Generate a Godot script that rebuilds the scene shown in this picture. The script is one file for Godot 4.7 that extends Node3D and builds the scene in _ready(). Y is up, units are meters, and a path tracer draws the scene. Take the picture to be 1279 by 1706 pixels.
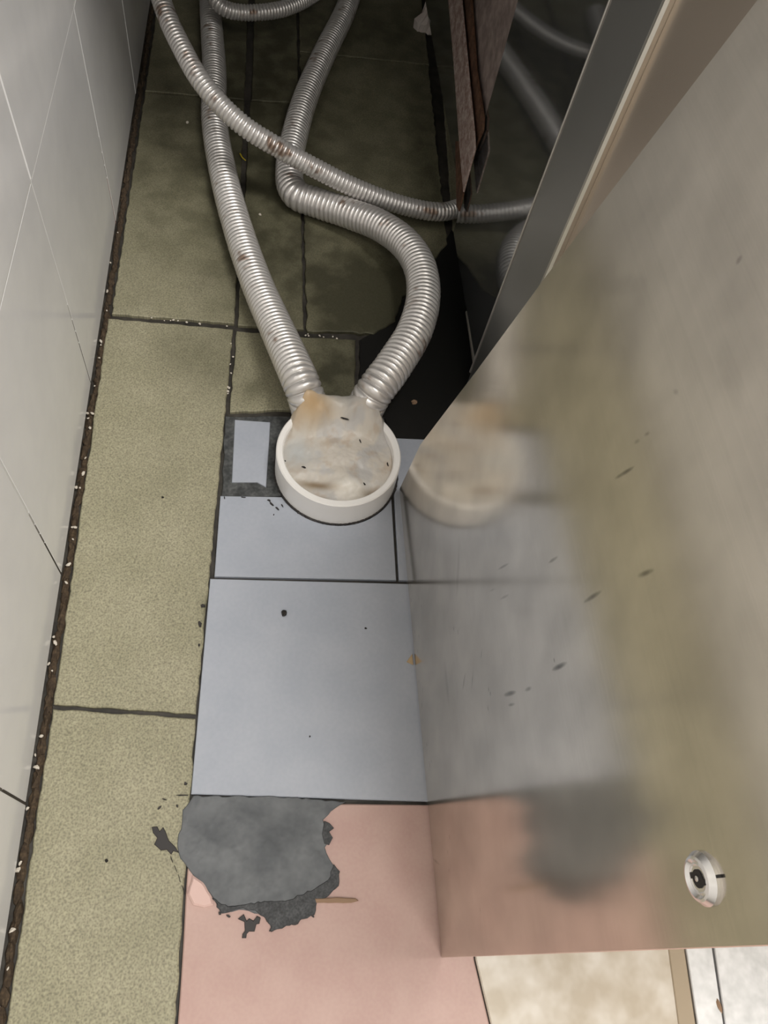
extends Node3D

# ------------------------------------------------------------------ helpers
var rng := RandomNumberGenerator.new()
var M := {}
const FLOOR_U := Vector2(-0.30, -2.40)      # floor map covers x -0.30..0.50, z -2.40..0.35
const FLOOR_S := Vector2(0.80, 2.75)

func tag(o: Node, label := "", category := "", group := "", kind := "") -> Node:
	if label: o.set_meta("label", label)
	if category: o.set_meta("category", category)
	if group: o.set_meta("group", group)
	if kind: o.set_meta("kind", kind)
	return o

func base(called: String, at := Vector3.ZERO) -> Node3D:
	var o := Node3D.new()
	o.name = numbered(self, called)
	o.position = at
	add_child(o, true)
	return o

func numbered(parent: Node, called: String) -> String:
	if not parent.has_node(NodePath(called)): return called
	var k := 1
	while parent.has_node(NodePath("%s_%03d" % [called, k])): k += 1
	return "%s_%03d" % [called, k]

func build(st: SurfaceTool, called: String, mat: Material, parent: Node = self) -> MeshInstance3D:
	var o := MeshInstance3D.new()
	o.name = numbered(parent, called)
	o.mesh = st.commit()
	o.material_override = mat
	o.cast_shadow = GeometryInstance3D.SHADOW_CASTING_SETTING_ON
	if parent != self and parent is Node3D:
		# shapes are written in world metres; keep them there under a thing that has its own base
		var p = parent
		var off := Vector3.ZERO
		while p != self and p is Node3D:
			off += p.position
			p = p.get_parent()
		o.position = -off
	parent.add_child(o, true)
	return o

func new_st() -> SurfaceTool:
	var st := SurfaceTool.new()
	st.begin(Mesh.PRIMITIVE_TRIANGLES)
	return st

func tri(st: SurfaceTool, a: Vector3, b: Vector3, c: Vector3, hint: Vector3, ua := Vector2.ZERO, ub := Vector2.ZERO, uc := Vector2.ZERO) -> void:
	var n := (a - c).cross(a - b)
	if n.length_squared() < 1e-18: return
	n = n.normalized()
	if n.dot(hint) < 0.0:
		var t := b; b = c; c = t
		var tu := ub; ub = uc; uc = tu
		n = -n
	st.set_normal(n)
	st.set_uv(ua); st.add_vertex(a)
	st.set_normal(n)
	st.set_uv(ub); st.add_vertex(b)
	st.set_normal(n)
	st.set_uv(uc); st.add_vertex(c)

func inset(poly: PackedVector2Array, d: float) -> PackedVector2Array:
	var out := PackedVector2Array()
	var n := poly.size()
	var s := -1.0 if Geometry2D.is_polygon_clockwise(poly) else 1.0
	for i in n:
		var a := (poly[i] - poly[(i + n - 1) % n]).normalized()
		var b := (poly[(i + 1) % n] - poly[i]).normalized()
		var na := Vector2(-a.y, a.x) * s
		var nb := Vector2(-b.y, b.x) * s
		var m := (na + nb)
		if m.length() < 0.3: m = na
		m = m.normalized()
		out.append(poly[i] + m * d / maxf(0.5, m.dot(na)))
	return out

# a plate with a chamfered rim: poly in (u, v), rising along w from h0 to h1
func slab(st: SurfaceTool, poly: PackedVector2Array, U: Vector3, V: Vector3, W: Vector3, O: Vector3, h0: float, h1: float, bevel := 0.001, uv0 := Vector2.ZERO, uvs := Vector2.ONE) -> void:
	var top := inset(poly, bevel)
	var n := poly.size()
	var hb := h1 - bevel
	var ids := Geometry2D.triangulate_polygon(top)
	for k in range(0, ids.size(), 3):
		var p := [top[ids[k]], top[ids[k + 1]], top[ids[k + 2]]]
		var q := []
		var t := []
		for e in p:
			q.append(O + U * e.x + V * e.y + W * h1)
			t.append((e - uv0) / uvs)
		tri(st, q[0], q[1], q[2], W, t[0], t[1], t[2])
	ids = Geometry2D.triangulate_polygon(poly)
	for k in range(0, ids.size(), 3):
		var a := poly[ids[k]]
		var b := poly[ids[k + 1]]
		var c := poly[ids[k + 2]]
		tri(st, O + U * a.x + V * a.y + W * h0, O + U * b.x + V * b.y + W * h0, O + U * c.x + V * c.y + W * h0, -W, (a - uv0) / uvs, (b - uv0) / uvs, (c - uv0) / uvs)
	var s := -1.0 if Geometry2D.is_polygon_clockwise(poly) else 1.0
	for i in n:
		var j := (i + 1) % n
		var d := (poly[j] - poly[i]).normalized()
		var o2 := Vector2(d.y, -d.x) * s
		var outw := U * o2.x + V * o2.y
		var a0 := O + U * poly[i].x + V * poly[i].y + W * h0
		var b0 := O + U * poly[j].x + V * poly[j].y + W * h0
		var a1 := a0 + W * (hb - h0)
		var b1 := b0 + W * (hb - h0)
		var a2 := O + U * top[i].x + V * top[i].y + W * h1
		var b2 := O + U * top[j].x + V * top[j].y + W * h1
		var ua := (poly[i] - uv0) / uvs
		var ub := (poly[j] - uv0) / uvs
		tri(st, a0, b0, b1, outw, ua, ub, ub)
		tri(st, a0, b1, a1, outw, ua, ub, ua)
		tri(st, a1, b1, b2, outw + W, ua, ub, ub)
		tri(st, a1, b2, a2, outw + W, ua, ub, ua)

func ground(st: SurfaceTool, poly: PackedVector2Array, y0: float, y1: float, bevel := 0.001) -> void:
	slab(st, poly, Vector3.RIGHT, Vector3.BACK, Vector3.UP, Vector3.ZERO, y0, y1, bevel, FLOOR_U, FLOOR_S)

# plate standing along z: poly in (z, y), outward face towards -x at x
func upright(st: SurfaceTool, poly: PackedVector2Array, x: float, thick: float, bevel := 0.001, uv0 := Vector2.ZERO, uvs := Vector2.ONE) -> void:
	slab(st, poly, Vector3.BACK, Vector3.UP, Vector3.LEFT, Vector3(x, 0, 0), -thick, 0.0, bevel, uv0, uvs)

func box(st: SurfaceTool, a: Vector3, b: Vector3, bevel := 0.002) -> void:
	var lo := Vector3(minf(a.x, b.x), minf(a.y, b.y), minf(a.z, b.z))
	var hi := Vector3(maxf(a.x, b.x), maxf(a.y, b.y), maxf(a.z, b.z))
	var poly := PackedVector2Array([Vector2(lo.x, lo.z), Vector2(hi.x, lo.z), Vector2(hi.x, hi.z), Vector2(lo.x, hi.z)])
	slab(st, poly, Vector3.RIGHT, Vector3.BACK, Vector3.UP, Vector3.ZERO, lo.y, hi.y, bevel, FLOOR_U, FLOOR_S)

func rect(x0: float, z0: float, x1: float, z1: float) -> PackedVector2Array:
	return PackedVector2Array([Vector2(x0, z0), Vector2(x1, z0), Vector2(x1, z1), Vector2(x0, z1)])

# edges broken into short runs that wander, like chipped or trowelled edges
func ragged(poly: PackedVector2Array, step: float, amp: float, sd: int) -> PackedVector2Array:
	var r := RandomNumberGenerator.new()
	r.seed = sd
	var out := PackedVector2Array()
	for i in poly.size():
		var a := poly[i]
		var b := poly[(i + 1) % poly.size()]
		var n := maxi(1, int(a.distance_to(b) / step))
		var d := (b - a).normalized()
		var m := Vector2(-d.y, d.x)
		for k in n:
			var p := a.lerp(b, (k + (r.randf_range(-0.25, 0.25) if k > 0 else 0.0)) / n)
			if k > 0: p += m * r.randf_range(-amp, amp)
			out.append(p)
	return out

func lathe(st: SurfaceTool, prof: Array, O: Vector3, A: Vector3, seg := 64) -> void:
	# prof: Vector2(radius, height) from outside in; flat shaded between profile points, smooth round the axis
	var X := A.cross(Vector3(0.3, 0.2, 0.9)).normalized()
	var Y := A.cross(X).normalized()
	for k in range(prof.size() - 1):
		var p: Vector2 = prof[k]
		var q: Vector2 = prof[k + 1]
		var e := (q - p).normalized()
		var nr := Vector2(e.y, -e.x)
		for i in seg:
			var t0 := TAU * i / seg
			var t1 := TAU * (i + 1) / seg
			var d0 := X * cos(t0) + Y * sin(t0)
			var d1 := X * cos(t1) + Y * sin(t1)
			var v := [O + d0 * p.x + A * p.y, O + d1 * p.x + A * p.y, O + d1 * q.x + A * q.y, O + d0 * q.x + A * q.y]
			var n0 := d0 * nr.x + A * nr.y
			var n1 := d1 * nr.x + A * nr.y
			var nn := [n0, n1, n1, n0]
			for t in [[0, 1, 2], [0, 2, 3]]:
				var a: Vector3 = v[t[0]]
				var b: Vector3 = v[t[1]]
				var c: Vector3 = v[t[2]]
				var order = t
				if ((a - c).cross(a - b)).dot(n0 + n1) < 0.0: order = [t[0], t[2], t[1]]
				for s in order:
					st.set_normal(nn[s])
					st.set_uv(Vector2((t0 if s == 0 or s == 3 else t1) / TAU, float(k) / prof.size()))
					st.add_vertex(v[s])

# lumpy pebble
func blob(st: SurfaceTool, c: Vector3, r: Vector3, sd: int, turn := 0.0, rough := 0.3, rings := 6, seg := 9) -> void:
	var nz := FastNoiseLite.new()
	nz.seed = sd
	nz.frequency = 0.9
	var B := Basis(Vector3.UP, turn)
	var g := []
	for i in rings + 1:
		var row := []
		for j in seg:
			var th := PI * i / rings
			var ph := TAU * j / seg
			var d := Vector3(sin(th) * cos(ph), cos(th), sin(th) * sin(ph))
			var s := 1.0 + rough * nz.get_noise_3dv(d * 1.7)  * 1.6
			row.append(c + B * (d * r * s))
		g.append(row)
	for i in rings:
		for j in seg:
			var k := (j + 1) % seg
			var mid: Vector3 = (g[i][j] + g[i + 1][k]) * 0.5 - c
			tri(st, g[i][j], g[i][k], g[i + 1][k], mid)
			tri(st, g[i][j], g[i + 1][k], g[i + 1][j], mid)

# ------------------------------------------------------------------ textures
func noise_bytes(w: int, h: int, freq: float, sd: int, oct := 4, type := FastNoiseLite.TYPE_SIMPLEX_SMOOTH, seamless := false) -> PackedByteArray:
	var n := FastNoiseLite.new()
	n.seed = sd
	n.noise_type = type
	n.frequency = freq
	n.fractal_octaves = oct
	var im: Image = n.get_seamless_image(w, h, false, false, 0.15, true) if seamless else n.get_image(w, h, false, false, true)
	if im.get_format() != Image.FORMAT_L8: im.convert(Image.FORMAT_L8)
	return im.get_data()

func tex(w: int, h: int, data: PackedByteArray, mips := true) -> ImageTexture:
	var im := Image.create_from_data(w, h, false, Image.FORMAT_RGB8, data)
	if mips: im.generate_mipmaps()
	return ImageTexture.create_from_image(im)

# seamless two-scale mottle between two colours
func mottle(size: int, a: Color, b: Color, f1: float, f2: float, w2: float, sd: int) -> ImageTexture:
	var n1 := noise_bytes(size, size, f1, sd, 4, FastNoiseLite.TYPE_SIMPLEX_SMOOTH, true)
	var n2 := noise_bytes(size, size, f2, sd + 7, 2, FastNoiseLite.TYPE_SIMPLEX_SMOOTH, true)
	var d := PackedByteArray()
	d.resize(size * size * 3)
	for i in size * size:
		var t := clampf(((n1[i] * (1.0 - w2) + n2[i] * w2) / 255.0 - 0.5) * 1.7 + 0.5, 0.0, 1.0)
		d[i * 3] = int(255.0 * lerpf(a.r, b.r, t))
		d[i * 3 + 1] = int(255.0 * lerpf(a.g, b.g, t))
		d[i * 3 + 2] = int(255.0 * lerpf(a.b, b.b, t))
	return tex(size, size, d)

func bump(size: int, f: float, sd: int, strength: float) -> ImageTexture:
	var n1 := noise_bytes(size, size, f, sd, 4, FastNoiseLite.TYPE_SIMPLEX_SMOOTH, true)
	var im := Image.create_from_data(size, size, false, Image.FORMAT_L8, n1)
	im.convert(Image.FORMAT_RGBA8)
	im.bump_map_to_normal_map(strength)
	return ImageTexture.create_from_image(im)

func rgb(r: int, g: int, b: int) -> Color:
	return Color(r / 255.0, g / 255.0, b / 255.0)

func mat(c: Color, rough: float, metal := 0.0, t: Texture2D = null, tri_scale := 0.0) -> StandardMaterial3D:
	var m := StandardMaterial3D.new()
	m.albedo_color = c
	m.roughness = rough
	m.metallic = metal
	if t:
		m.albedo_texture = t
		m.albedo_color = Color.WHITE if c == Color.WHITE else c
	if tri_scale > 0.0:
		m.uv1_triplanar = true
		m.uv1_world_triplanar = true
		m.uv1_scale = Vector3.ONE * tri_scale
	return m

# terrazzo map over the old floor: grease spots, with far shade painted in
func terrazzo_map() -> ImageTexture:
	var w := 640
	var h := 2048
	var fine := noise_bytes(w, h, 0.8, 3, 1, FastNoiseLite.TYPE_VALUE)
	var chip := noise_bytes(w, h, 0.36, 5, 1, FastNoiseLite.TYPE_SIMPLEX)
	var mid := noise_bytes(w, h, 0.011, 9, 4)
	var blotch := noise_bytes(w, h, 0.017, 21, 5)
	# greasy and shade-toned areas: centre x, z, radius x, radius z, strength
	var spots := GREASE_SHADE
	var d := PackedByteArray()
	d.resize(w * h * 3)
	for y in h:
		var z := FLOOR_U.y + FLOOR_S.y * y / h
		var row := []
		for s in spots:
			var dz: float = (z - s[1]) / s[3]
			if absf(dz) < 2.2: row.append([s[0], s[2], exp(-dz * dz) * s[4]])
		for x in w:
			var i := y * w + x
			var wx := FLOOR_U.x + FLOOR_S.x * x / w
			var t := mid[i] / 255.0
			var r := lerpf(150.0, 166.0, t)
			var g := lerpf(146.0, 161.0, t)
			var b := lerpf(121.0, 137.0, t)
			var f := fine[i] / 255.0
			var k := 1.0 + (f - 0.5) * 0.16
			if chip[i] < 60: k *= 0.84
			elif chip[i] > 190: k *= 1.06
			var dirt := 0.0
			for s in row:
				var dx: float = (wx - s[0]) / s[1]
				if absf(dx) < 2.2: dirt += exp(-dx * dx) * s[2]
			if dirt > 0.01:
				dirt = clampf(dirt * (0.80 + 0.42 * smoothstep(0.2, 0.8, blotch[i] / 255.0)), 0.0, 0.93)
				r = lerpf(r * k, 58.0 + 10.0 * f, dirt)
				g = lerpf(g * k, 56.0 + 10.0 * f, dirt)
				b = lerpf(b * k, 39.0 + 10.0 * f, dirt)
			else:
				r *= k; g *= k; b *= k
			d[i * 3] = clampi(int(r), 0, 255)
			d[i * 3 + 1] = clampi(int(g), 0, 255)
			d[i * 3 + 2] = clampi(int(b), 0, 255)
	return tex(w, h, d)

const GREASE_SHADE := [  # grease spots; the wide far ones also darken the slabs for shade
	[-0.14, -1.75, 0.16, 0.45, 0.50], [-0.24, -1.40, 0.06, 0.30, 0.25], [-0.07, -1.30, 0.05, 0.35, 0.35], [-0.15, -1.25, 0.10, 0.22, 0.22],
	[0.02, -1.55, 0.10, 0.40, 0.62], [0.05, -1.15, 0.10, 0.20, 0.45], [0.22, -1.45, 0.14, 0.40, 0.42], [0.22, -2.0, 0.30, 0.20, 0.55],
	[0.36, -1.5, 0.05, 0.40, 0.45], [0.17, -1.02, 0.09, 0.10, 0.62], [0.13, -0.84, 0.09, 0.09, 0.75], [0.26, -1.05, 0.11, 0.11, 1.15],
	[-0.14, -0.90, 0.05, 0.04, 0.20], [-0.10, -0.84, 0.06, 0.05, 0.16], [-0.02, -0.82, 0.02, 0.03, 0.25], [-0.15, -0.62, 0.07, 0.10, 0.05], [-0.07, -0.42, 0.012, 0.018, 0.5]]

# brushed steel: (z, y) map with scuffs
func steel_map(w: int, h: int, c: Color, uv0: Vector2, uvs: Vector2, scuffs: Array, sd: int) -> ImageTexture:
	var im := Image.create(w, h, false, Image.FORMAT_RGB8)
	var cloud := noise_bytes(w, h, 0.008, sd, 4)
	var d := PackedByteArray()
	d.resize(w * h * 3)
	var line := noise_bytes(4, h, 0.4, sd + 1, 3)
	for y in h:
		var l := (line[y * 4] / 255.0 - 0.5) * 0.035
		for x in w:
			var i := y * w + x
			var k := 1.0 + l + (cloud[i] / 255.0 - 0.5) * 0.14
			d[i * 3] = clampi(int(255.0 * c.r * k), 0, 255)
			d[i * 3 + 1] = clampi(int(255.0 * c.g * k), 0, 255)
			d[i * 3 + 2] = clampi(int(255.0 * c.b * k), 0, 255)
	for s in scuffs:          # z, y, half length, half width, direction in degrees, darkness
		var ca := cos(deg_to_rad(s[4]))
		var sa := sin(deg_to_rad(s[4]))
		var R: float = s[2] * 1.3
		var x0 := clampi(int((s[0] - R - uv0.x) / uvs.x * w), 0, w - 1)
		var x1 := clampi(int((s[0] + R - uv0.x) / uvs.x * w) + 1, 0, w - 1)
		var y0 := clampi(int((s[1] - R - uv0.y) / uvs.y * h), 0, h - 1)
		var y1 := clampi(int((s[1] + R - uv0.y) / uvs.y * h) + 1, 0, h - 1)
		for y in range(y0, y1 + 1):
			for x in range(x0, x1 + 1):
				var p := Vector2(uv0.x + uvs.x * x / w - s[0], uv0.y + uvs.y * y / h - s[1])
				var u: float = (p.x * ca + p.y * sa) / s[2]
				var v: float = (-p.x * sa + p.y * ca) / s[3]
				var q := u * u + v * v
				if q < 1.0:
					var i := y * w + x
					var k: float = 1.0 - 0.8 * s[5] * (1.0 - q) * (0.6 + 0.6 * cloud[(i * 7) % (w * h)] / 255.0)
					for e in 3: d[i * 3 + e] = clampi(int(d[i * 3 + e] * k), 0, 255)
	return tex(w, h, d)

# ------------------------------------------------------------------ corrugated hose
func smooth_path(pts: Array, step: float) -> PackedVector3Array:
	var c := Curve3D.new()
	c.bake_interval = step
	for i in pts.size():
		var p: Vector3 = pts[i]
		var a: Vector3 = pts[maxi(i - 1, 0)]
		var b: Vector3 = pts[mini(i + 1, pts.size() - 1)]
		var t := (b - a).normalized()
		var la := p.distance_to(a) * 0.36
		var lb := p.distance_to(b) * 0.36
		c.add_point(p, -t * la, t * lb)
	var n := int(c.get_baked_length() / step)
	var out := PackedVector3Array()
	for i in n + 1: out.append(c.sample_baked(i * step, true))
	return out

func hose(called: String, pts: Array, r0: float, r1: float, pitch: float, amp: float, rust: float, sd: int) -> MeshInstance3D:
	var per := 9
	var step := pitch / per
	var path := smooth_path(pts, step)
	var seg := 28
	var nz := FastNoiseLite.new()
	nz.seed = sd
	nz.frequency = 9.0
	nz.fractal_octaves = 4
	var verts := PackedVector3Array()
	var norms := PackedVector3Array()
	var cols := PackedColorArray()
	var idx := PackedInt32Array()
	var X := Vector3.UP
	var n := path.size()
	for i in n:
		var T := (path[mini(i + 1, n - 1)] - path[maxi(i - 1, 0)]).normalized()
		X = (X - T * X.dot(T)).normalized()
		var Y := T.cross(X)
		var ph := TAU * i / per
		# rounded crests, narrow grooves
		var wv := sqrt(absf(cos(ph * 0.5)))
		var wn := sqrt(absf(cos((ph + 0.2) * 0.5)))
		var wp := sqrt(absf(cos((ph - 0.2) * 0.5)))
		var slope := (wn - wp) / (0.4) * TAU / pitch * amp
		var big := 1.0 + 0.02 * nz.get_noise_1d(i * 0.05)
		for j in seg:
			var t := TAU * j / seg
			var dir := X * cos(t) + Y * sin(t)
			var rr := lerpf(r0, r1, float(i) / n) * big - amp + amp * wv
			var P := path[i] + dir * rr
			verts.append(P)
			norms.append((dir - T * clampf(slope, -1.6, 1.6)).normalized())
			var q := nz.get_noise_3dv(P * 1.0) * 0.6 + nz.get_noise_3dv(P * 6.0) * 0.5
			var ru := smoothstep(0.42 - rust, 0.62 - rust * 0.5, q + 0.12 * sin(t * 3.0))
			var c := Color(0.74, 0.715, 0.70).lerp(Color(0.20, 0.105, 0.05), ru * 0.8)
			cols.append(c)
	for i in n - 1:
		for j in seg:
			var k := (j + 1) % seg
			var a := i * seg + j
			var b := i * seg + k
			var c2 := a + seg
			var d := b + seg
			idx.append_array(PackedInt32Array([a, c2, b, b, c2, d]))
	# closed ends
	for e in [0, n - 1]:
		var o := verts.size()
		verts.append(path[e])
		norms.append((path[1] - path[0]).normalized() * (-1.0 if e == 0 else 1.0))
		cols.append(Color(0.05, 0.05, 0.05))
		for j in seg:
			var k := (j + 1) % seg
			if e == 0: idx.append_array(PackedInt32Array([o, j, k]))
			else: idx.append_array(PackedInt32Array([o, e * seg + k, e * seg + j]))
	var arr := []
	arr.resize(Mesh.ARRAY_MAX)
	arr[Mesh.ARRAY_VERTEX] = verts
	arr[Mesh.ARRAY_NORMAL] = norms
	arr[Mesh.ARRAY_COLOR] = cols
	arr[Mesh.ARRAY_INDEX] = idx
	# orientation: front faces clockwise
	var f0 := (verts[idx[0]] - verts[idx[2]]).cross(verts[idx[0]] - verts[idx[1]])
	if f0.dot(norms[idx[0]]) < 0.0:
		for q in range(0, idx.size(), 3):
			var s := idx[q + 1]
			idx[q + 1] = idx[q + 2]
			idx[q + 2] = s
		arr[Mesh.ARRAY_INDEX] = idx
	var am := ArrayMesh.new()
	am.add_surface_from_arrays(Mesh.PRIMITIVE_TRIANGLES, arr)
	var o2 := MeshInstance3D.new()
	o2.name = called if not has_node(NodePath(called)) else numbered(self, called)
	o2.mesh = am
	o2.material_override = M.hose
	add_child(o2, true)
	return o2

# ------------------------------------------------------------------ the scene
func lamp(at: Vector3, size: Vector2, energy: float, label: String) -> void:
	var t := base("ceiling_lamp", at)
	tag(t, label, "lamp", "ceiling lamps")
	var st := new_st()
	box(st, at + Vector3(-size.x / 2 - 0.03, -0.01, -size.y / 2 - 0.03), at + Vector3(size.x / 2 + 0.03, 0.03, size.y / 2 + 0.03), 0.004)
	build(st, "frame", M.lamp_frame, t)
	st = new_st()
	box(st, at + Vector3(-size.x / 2, -0.014, -size.y / 2), at + Vector3(size.x / 2, -0.009, size.y / 2), 0.001)
	build(st, "diffuser", M.lamp_glow, t)
	var l := AreaLight3D.new()
	l.name = "light"
	l.area_size = size
	l.area_normalize_energy = true
	l.light_energy = energy
	l.light_color = Color(1.0, 0.985, 0.96)
	l.area_range = 12.0
	l.area_attenuation = 2.0
	l.shadow_enabled = true
	l.position = Vector3(0, -0.02, 0)
	l.rotation_degrees = Vector3(-90, 0, 0)
	t.add_child(l, true)

func _ready() -> void:
	rng.seed = 11
	# camera
	var cam := Camera3D.new()
	cam.name = "camera"
	cam.transform = Transform3D(Basis(Vector3(0.986771, 0.146439, 0.069558), Vector3(-0.011443, 0.490898, -0.871142), Vector3(-0.161715, 0.858822, 0.486080)), Vector3(0, 1.02, 0))
	cam.fov = 69.0316
	cam.near = 0.02
	cam.far = 20.0
	add_child(cam)
	cam.current = true
	# environment: the room is closed, so next to nothing comes from outside
	var we := WorldEnvironment.new()
	we.name = "environment"
	var env := Environment.new()
	env.background_mode = Environment.BG_COLOR
	env.background_color = Color(0.5, 0.5, 0.5)
	env.background_energy_multiplier = 0.3
	env.tonemap_mode = Environment.TONE_MAPPER_LINEAR
	env.tonemap_exposure = 1.18
	env.sdfgi_enabled = true
	env.ssao_enabled = true
	env.ssil_enabled = true
	we.environment = env
	add_child(we)
	make_materials()
	# ceiling lamps of the kitchen (above and behind the photographer)
	lamp(Vector3(0.75, 2.56, 1.30), Vector2(0.9, 0.6), 2.6, "square ceiling lamp above the aisle in front of the cabinet")
	lamp(Vector3(0.80, 2.56, -0.25), Vector2(0.9, 0.6), 3.6, "square ceiling lamp above the cabinet top")
	shell()
	floor_pieces()
	wall_pieces()
	cabinet()
	far_unit()
	drain()
	hoses()
	small_things()

func make_materials() -> void:
	M.lamp_frame = mat(rgb(225, 225, 225), 0.5)
	M.lamp_glow = mat(rgb(255, 252, 245), 0.5)
	M.lamp_glow.emission_enabled = true
	M.lamp_glow.emission = Color(1, 0.98, 0.95)
	M.lamp_glow.emission_energy_multiplier = 1.0
	M.plaster = mat(rgb(222, 221, 217), 0.8)
	M.grout_white = mat(rgb(214, 214, 211), 0.8)
	M.grout_grey = mat(rgb(120, 117, 112), 0.85)
	M.grout_mid = mat(rgb(92, 87, 80), 0.9)
	M.grout_pale = mat(rgb(170, 168, 163), 0.85)
	M.grout_dark = mat(rgb(62, 56, 50), 0.9)
	M.grout_rust = mat(rgb(128, 72, 52), 0.9)
	M.wall_tile = mat(Color.WHITE, 0.16, 0.0, mottle(256, rgb(232, 232, 234), rgb(240, 240, 241), 0.01, 0.05, 0.3, 40), 1.6)
	M.wall_tile.normal_enabled = true
	M.wall_tile.normal_texture = bump(256, 0.012, 77, 2.0)
	M.wall_tile.normal_scale = 0.05
	M.slab = mat(Color.WHITE, 0.55, 0.0, mottle(256, rgb(46, 43, 39), rgb(74, 70, 64), 0.02, 0.1, 0.3, 50), 4.0)
	M.grime_shade = mat(rgb(15, 14, 12), 0.5)  # near-black: shade and grime of the hollow in one colour
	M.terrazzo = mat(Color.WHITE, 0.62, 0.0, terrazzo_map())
	M.terrazzo.normal_enabled = true
	M.grey_tile = mat(Color.WHITE, 0.42, 0.0, mottle(256, rgb(168, 174, 186), rgb(177, 182, 193), 0.012, 0.16, 0.4, 60), 3.1)
	M.pink_tile = mat(Color.WHITE, 0.5, 0.0, mottle(256, rgb(190, 157, 149), rgb(199, 169, 160), 0.014, 0.2, 0.35, 64), 3.3)
	M.beige_tile = mat(Color.WHITE, 0.35, 0.0, mottle(512, rgb(194, 182, 164), rgb(224, 217, 207), 0.007, 0.03, 0.15, 70), 3.7)
	M.concrete = mat(Color.WHITE, 0.6, 0.0, mottle(512, rgb(84, 87, 91), rgb(114, 117, 120), 0.008, 0.05, 0.2, 80), 3.0)
	M.concrete.normal_enabled = true
	M.concrete.normal_texture = bump(256, 0.03, 81, 4.0)
	M.concrete.normal_scale = 0.5
	M.mortar = mat(Color.WHITE, 0.75, 0.0, mottle(256, rgb(52, 54, 55), rgb(96, 98, 98), 0.03, 0.1, 0.4, 84), 6.0)
	M.mastic = mat(rgb(44, 40, 40), 0.5)
	M.mastic_grey = mat(Color.WHITE, 0.6, 0.0, mottle(256, rgb(42, 43, 46), rgb(84, 86, 88), 0.03, 0.12, 0.5, 86), 9.0)
	M.dirt = mat(Color.WHITE, 0.9, 0.0, mottle(256, rgb(44, 34, 26), rgb(96, 80, 60), 0.03, 0.12, 0.5, 90), 8.0)
	M.crumb = mat(rgb(212, 204, 192), 0.9)
	M.pvc = mat(rgb(247, 245, 243), 0.28)
	M.hose = mat(Color.WHITE, 0.33, 0.62)
	M.hose.vertex_color_use_as_albedo = true
	M.steel_dark = mat(Color.WHITE, 0.06, 0.92, steel_map(256, 512, rgb(170, 172, 173), Vector2.ZERO, Vector2.ONE, [], 100))
	M.steel_post = mat(rgb(168, 168, 165), 0.38, 0.88)
	M.steel_side = mat(rgb(212, 198, 183), 0.26, 0.76)
	M.steel_post_edge = mat(rgb(196, 192, 186), 0.4, 0.7)
	M.steel_edge = mat(rgb(226, 222, 212), 0.35, 0.9)
	M.chrome = mat(rgb(228, 226, 224), 0.22, 0.9)
	M.black = mat(rgb(24, 20, 18), 0.6)
	M.rust_pale = mat(Color.WHITE, 0.6, 0.3, mottle(256, rgb(136, 108, 98), rgb(204, 192, 186), 0.02, 0.08, 0.4, 110), 7.0)
	M.rust_brown = mat(Color.WHITE, 0.75, 0.2, mottle(256, rgb(62, 40, 26), rgb(112, 80, 60), 0.02, 0.08, 0.4, 114), 7.0)
	M.rust_plate = mat(Color.WHITE, 0.5, 0.2, mottle(256, rgb(122, 108, 103), rgb(166, 150, 144), 0.02, 0.05, 0.3, 118), 5.0)
	M.alu = mat(Color.WHITE, 0.42, 0.55, mottle(256, rgb(212, 213, 214), rgb(238, 238, 240), 0.02, 0.05, 0.3, 122), 6.0)
	M.rust_plate_tan = mat(rgb(172, 156, 134), 0.6)
	M.chip = mat(rgb(190, 165, 130), 0.8)
	M.paper = mat(rgb(226, 216, 210), 0.9)
	M.wood = mat(rgb(150, 122, 98), 0.7)
	M.shard = mat(rgb(222, 190, 182), 0.25)
	M.yellow = mat(rgb(190, 170, 40), 0.6)

func shell() -> void:
	var st := new_st()
	box(st, Vector3(-0.42, -0.12, -2.7), Vector3(2.6, -0.007, 2.6))
	var f := build(st, "floor", M.slab)
	tag(f, "kitchen floor of old terrazzo slabs, grey and pink tiles", "floor", "", "structure")
	st = new_st()
	box(st, Vector3(-0.42, -0.12, -2.7), Vector3(-0.285, 2.7, 2.6))
	tag(build(st, "wall_left", M.grout_white), "white tiled wall along the left side of the gap", "wall", "", "structure")
	st = new_st()
	box(st, Vector3(2.5, -0.12, -2.7), Vector3(2.62, 2.7, 2.6))
	tag(build(st, "wall_right", M.plaster), "plain white wall on the far side of the kitchen", "wall", "", "structure")
	st = new_st()
	box(st, Vector3(-0.42, -0.12, -2.7), Vector3(2.6, 2.7, -2.55))
	tag(build(st, "wall_back", M.plaster), "plain wall closing the dark far end of the gap", "wall", "", "structure")
	st = new_st()
	box(st, Vector3(-0.42, -0.12, 2.5), Vector3(2.6, 2.7, 2.64))
	tag(build(st, "wall_front", M.plaster), "plain white wall behind the photographer", "wall", "", "structure")
	st = new_st()
	box(st, Vector3(-0.42, 2.6, -2.7), Vector3(2.6, 2.72, 2.64))
	tag(build(st, "ceiling", M.plaster), "white kitchen ceiling", "ceiling", "", "structure")

func piece(called: String, poly: PackedVector2Array, y1: float, m: Material, bevel := 0.0015, y0 := -0.02, label := "") -> MeshInstance3D:
	var st := new_st()
	ground(st, poly, y0, y1, bevel)
	var o := build(st, called, m, get_node("floor"))
	if label: tag(o, label)
	return o

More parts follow.
